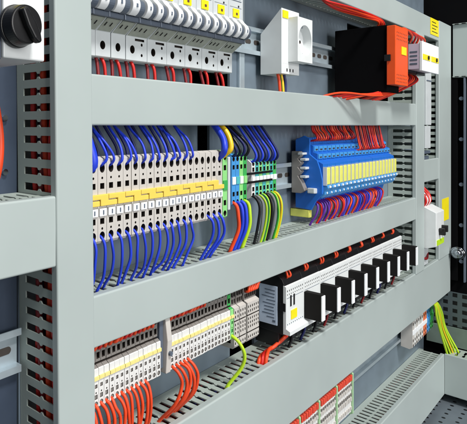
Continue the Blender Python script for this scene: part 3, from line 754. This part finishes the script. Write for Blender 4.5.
# orange wires below
og = [1, 2, 3, 4, 5, 6, 7, 8, 9, 10, 11, 12]
for q, i in enumerate(og):
    x = .3020+PC*(i+.5); e = random.uniform(-.002, .004); b_ = random.uniform(-.001, .001)
    yb = random.uniform(.008, .020)
    wire([(x, .014, -.2270), (x, .005, -.2285), (x+.0008, -.0002+b_, -.2335), (x+.0018+e*.2, -.0018+b_, -.245), (x+.0008+e*.8, .0010+b_, -.264), (x+e, yb, -.2840), (x+e, yb+.003, -.298)], .0015, 'worange',
         f'orange wire arching from the left slim terminals to the duct, {nth(q, len(og))} from the left', 'orange wires below the left slim terminals')
for q in range(5):
    x = .4180+PC*(q+.5+.2); e = random.uniform(.001, .004)+.0065*((q+1)//2-1)-.0022*q
    wire([(x, .014, -.2270), (x, .005, -.2285), (x+.001, -.0030, -.2335), (x+.003, -.0045, -.245), (x+.001+e, .000, -.262), (x+e-.002, .018, -.2840), (x+e-.002, .021, -.298)], .0016, 'worange',
         f'orange wire arching below the middle slim terminals, {nth(q, 5)} from the left', 'orange wires below the middle slim terminals')
wire([(.5294, .014, -.2270), (.5294, .004, -.2275), (.5315, -.005, -.233), (.536, -.008, -.246), (.534, -.004, -.262), (.5265, .008, -.2835), (.526, .010, -.295)], .0019, 'wlime', 'single lime wire curving from the green earth terminal into the duct')

# ------------------------------------------------------------------ black relay row with plug-in blocks
PK = .0505; XK = .6480
def plc_module(x0, first):
    root = thing('output_module', (x0+PK/2, .04, -.258), '', 'relay module', 'black output modules with white fronts')
    g = .0003
    prof = [(.0402, -.255), (.0402, -.183), (.016, -.1815), (.005, -.190), (.002, -.1975), (.002, -.2555), (.004, -.2575)]
    MB().prism(prof, 'x', x0+g, x0+PK-g).build('housing', 'black', root, bevel=.0005)
    MB().box(x0+.001, x0+PK-.001, .010, .0400, -.2740, -.2557).build('mounting_foot', 'black', root, bevel=.0005)
    b = MB().prism([(.0035, -.1965), (0, -.1980), (0, -.2490), (-.0050, -.2515), (-.0050, -.2560), (.0035, -.2560)], 'x', x0, x0+PK-.0002).build('front_plate', ['white', 'hole'], root)
    c = MB()
    for i in range(9):
        xx = x0+.004+i*.0053
        for z, h in ((-.2035, .0011), (-.2080, .0007)): c.box(xx-.0009, xx+.0009, -.002, .003, z-h, z+h, 1)
    cut(b, c)
    mb = MB()
    for i in range(9):
        xx = x0+.004+i*.0053; mb.cyl((xx, -.2445), 'y', .0008, -.0003, .0003, 8)
    mb.box(x0+.002, x0+PK-.003, -.0002, .0002, -.2125, -.2120)
    mb.build('printed_marks', 'print', root)
    # plug block at the right end
    pb = MB().box(x0+PK+.0005, x0+PK+.0100, -.0215, .0005, -.2475, -.2135).build('plug_block', 'matte', root, bevel=.0006)
    MB().box(x0+PK+.0005, x0+PK+.0100, -.0228, -.0212, -.2465, -.2150).build('plug_label', 'paper', pb, bevel=.0004)
    return root
k0 = plc_module(XK, True)
for i in range(9):
    l = f'black module with white front and black plug block, {nth(i, 9)} from the bluish label'
    if i == 0: k0['label'] = l
    else: dup(k0, (PK*i, 0, 0), l)
# details that only the first module shows
mb = MB()
for i in range(2): mb.box(XK+.011+i*.009, XK+.0145+i*.009, -.0006, .0002, -.2235, -.2100)
mb.build('dip_switch', 'ink', k0)
MB().box(XK+.013, XK+.029, -.0009, .0001, -.2400, -.2290).build('yellow_label', 'ylabel', k0)
mb = MB().box(XK-.0008, XK+.0003, .011, .034, -.2475, -.1995); mb.build('side_label', 'labelblue', k0)
mb = MB(); random.seed(3)
for i in range(9):
    z = -.2050-i*.0042
    mb.box(XK-.0011, XK-.0008, .013+random.random()*.002, .031-random.random()*.008, z-.0005, z+.0005)
mb.box(XK-.0011, XK-.0008, .013, .0165, -.244, -.2415)
mb.build('printed_lines', 'print', k0)
MB().box(XK-.0012, XK+.001, .0005, .0070, -.2280, -.2180).build('latch', 'black', k0, bevel=.0004)
for i in range(9):
    for k in range(2):
        x = XK+.014+PK*i+k*.006
        wire([(x, .016, -.1950), (x, .006, -.1900), (x-.0006, .0035, -.1850), (x-.001, .008, -.1775), (x-.002, .016, -.168)], .0014, 'worange', f'{("left", "right")[k]} red wire of the pair behind the {ORD[i]} white module front', 'paired red wires on the black modules')
for k in range(3):
    wire([(XK+.010+k*.003, .006, -.262), (XK-.002+k*.003, .014, -.2735), (XK-.018+k*.003, .0190-k*.002, -.2790+k*.0015), (XK-.036+k*.003, .0150-k*.003, -.2795+k*.0015), (XK-.042+k*.003, .0150-k*.003, -.2880)], .0022, ('worange', 'wred', 'worange')[k], f'loose red-orange wire lying on the duct under the first black module, {nth(k, 3)} strand', 'red wires lying on the wide duct')
for i in range(12):
    x = XK+.035+i*.037; 
    wire([(x, .012, -.2560), (x, .008, -.268), (x-.003, .011, -.283), (x-.003, .013, -.295)], .0016, ('wblack', 'wnavy', 'wblack', 'wdred')[i % 4], f'{("black", "dark blue", "black", "dark red")[i % 4]} wire in the gap under the black modules, {nth(i, 12)} from the left', 'dark wires under the black modules')

# ------------------------------------------------------------------ lowest row: four striped groups and a small cluster
PD = .0068
def striped_terminal(x0):
    root = thing('terminal_block', (x0+PD/2, .04, -.423), '', 'terminal block', 'red topped terminals')
    MB().prism([(.0402, -.433), (.0402, -.372), (.014, -.368), (.008, -.374), (.005, -.390), (.005, -.433), (.008, -.4355)], 'x', x0, x0+PD-.0005).build('housing', 'termlt', root, bevel=.0004)
    MB().box(x0+.0006, x0+PD-.0012, .0030, .0085, -.3850, -.3765).build('red_top', 'redtop', root, bevel=.0006)
    mb = MB().box(x0+.0002, x0+PD-.0007, .0038, .0056, -.3985, -.3945); mb.box(x0+.0002, x0+PD-.0007, .0038, .0056, -.4160, -.4105); mb.box(x0+.0002, x0+PD-.0007, .0038, .0056, -.4290, -.4245); mb.build('grey_band', 'term', root)
    mb = MB().box(x0+.0016, x0+PD-.0022, .0034, .0048, -.4080, -.4040); mb.box(x0+.0016, x0+PD-.0022, .0034, .0048, -.3925, -.3893); mb.build('socket', 'termdk', root)
    return root
d0 = striped_terminal(.5850)
gd = [(.5850, 7, 'first'), (.6390, 8, 'second'), (.7000, 8, 'third'), (.7610, 8, 'fourth'), (.8220, 8, 'last')]
for gi, (xs, cnt, gname) in enumerate(gd):
    for i in range(cnt):
        l = f'red-topped white terminal, {nth(i, cnt)} of the {gname} green-edged group'
        if gi == 0 and i == 0: d0['label'] = l
        else: dup(d0, (xs-.5850+PD*i, 0, 0), l)
    x = xs+PD*cnt+.0002
    o = MB().prism([(.0402, -.436), (.0402, -.370), (.012, -.366), (.003, -.376), (.003, -.436), (.008, -.439)], 'x', x, x+.0036).build('separator_plate', 'palegreen', bevel=.0006)
    tag(o, f'pale green plate at the right edge of the {gname} red-topped terminal group', 'separator', 'green separators')
random.seed(21)
for i, (m_, nm) in enumerate((('term', 'grey'), ('termlt', 'white'), ('term', 'grey'), ('termlt', 'white'), ('term', 'grey'), ('termlt', 'white'), ('orange2', 'orange'), ('orange2', 'orange'), ('lblue', 'light blue'), ('lblue', 'light blue'), ('green', 'bright green'), ('green', 'bright green'))):
    terminal(1.245+i*.0128, .0124, -.448+.0004*i, -.382, .020, m_, f'{nm} terminal of the small lower cluster, {nth(i, 12)} from the left', 'small lower cluster terminals', m_tag='paper' if i < 8 else m_)
for i in range(5):
    wire([(1.335+i*.004, .014, -.372), (1.348+i*.005, .006, -.378), (1.360+i*.009, .004, -.405), (1.380+i*.011, .002, -.445), (1.408+i*.008, -.004-.003*i, -.4930), (1.410+i*.008, -.004-.003*i, -.506)], .0021, 'wlime', f'lime wire dropping into the corner duct, {nth(i, 5)} strand from the left', 'lime wires at the lower right', 'wyellow' if i == 2 else None)

# ------------------------------------------------------------------ modules between the right-hand ducts
root = thing('slim_module', (1.262, .04, .0), 'tall pale grey module between the right vertical ducts, upper', 'module', 'modules between the right ducts')
MB().box(1.2440, 1.2800, -.0040, .0402, .0012, .145).build('housing', 'breaker', root, bevel=.0008)
MB().box(1.2450, 1.2790, -.0050, -.0040, .088, .090).build('seam', 'print', root)
root = thing('slim_module', (1.262, .04, -.046), 'short pale grey module below the tall one, between right ducts', 'module', 'modules between the right ducts')
MB().box(1.2440, 1.2790, -.0030, .0402, -.0450, -.0006).build('housing', 'breaker', root, bevel=.0008)
MB().box(1.2460, 1.2900, .0, .0402, -.0560, -.0500).build('foot', 'slate', root, bevel=.0006)
MB().box(1.2460, 1.2960, .004, .0402, -.0680, -.0610).build('foot', 'slate', root, bevel=.0006)
root = thing('switch_module', (1.26, .04, -.245), 'white switch module with black lever covering the right duct', 'switch module')
MB().prism([(.0402, -.240), (.0402, -.160), (.0, -.160), (-.020, -.170), (-.020, -.236), (-.004, -.242)], 'x', 1.2460, 1.3040).build('housing', 'white', root, bevel=.001)
mb = MB().box(1.262, 1.300, -.026, -.0195, -.2080, -.2030); mb.box(1.264, 1.272, -.030, -.0195, -.2150, -.2020); mb.box(1.284, 1.291, -.030, -.0195, -.2110, -.1980)
mb.build('lever', 'ink', root, bevel=.0008)
MB().box(1.249, 1.298, -.0214, -.0200, -.2340, -.2240).build('yellow_label', 'wlime', root)
MB().box(1.2450, 1.2830, .002, .0402, -.2780, -.2440).build('lower_body', 'breaker', root, bevel=.0008)
for i in range(6):
    x = 1.250+i*.006; m_ = ('wred', 'paper', 'wdred', 'wred', 'paper', 'wred')[i]
    wire([(x, .006, -.164), (x-.001, -.002, -.150), (x+.006*(i % 2), .002, -.138), (x+.003, .012, -.124), (x+.002, .02, -.112)], .0026, m_, f'{"white" if m_ == "paper" else "red"} wire above the white switch module, {nth(i, 6)} from the left', 'wires above the white switch module')
wire([(1.248, .004, -.262), (1.262, .0, -.264), (1.290, .006, -.256), (1.330, .02, -.252)], .0026, 'wdred', 'dark red wire crossing the lowest opening between the right ducts')

# wires seen through the slots of the tall left duct
random.seed(9)
for i, (x, y, m_, nm) in enumerate(((.2765, .010, 'wred', 'bright red'), (.2770, .017, 'worange', 'orange-red'), (.2765, .024, 'wdred', 'front dark red'), (.2770, .031, 'wred', 'rear red'), (.285, .012, 'wdred', 'dark red'), (.289, .018, 'wred', 'red'), (.284, .024, 'wdred', 'second dark red'), (.290, .027, 'worange', 'orange'), (.286, .033, 'wnavy', 'navy'), (.291, .036, 'wblue', 'blue'), (.283, .018, 'wblack', 'black'))):
    pts = []
    for k in range(13):
        z = .3-.08*k; j_ = .0012 if x < .28 else .003; pts.append((x+random.uniform(-j_, j_)-(z+.07)*.014, y+random.uniform(-.003, .003), z))
    wire(pts, .0026, m_, f'{nm} wire inside the tall left duct behind its slots', 'wires inside the tall left duct')
# clean helper property
for o in bpy.data.objects:
    if '_o' in o: del o['_o']
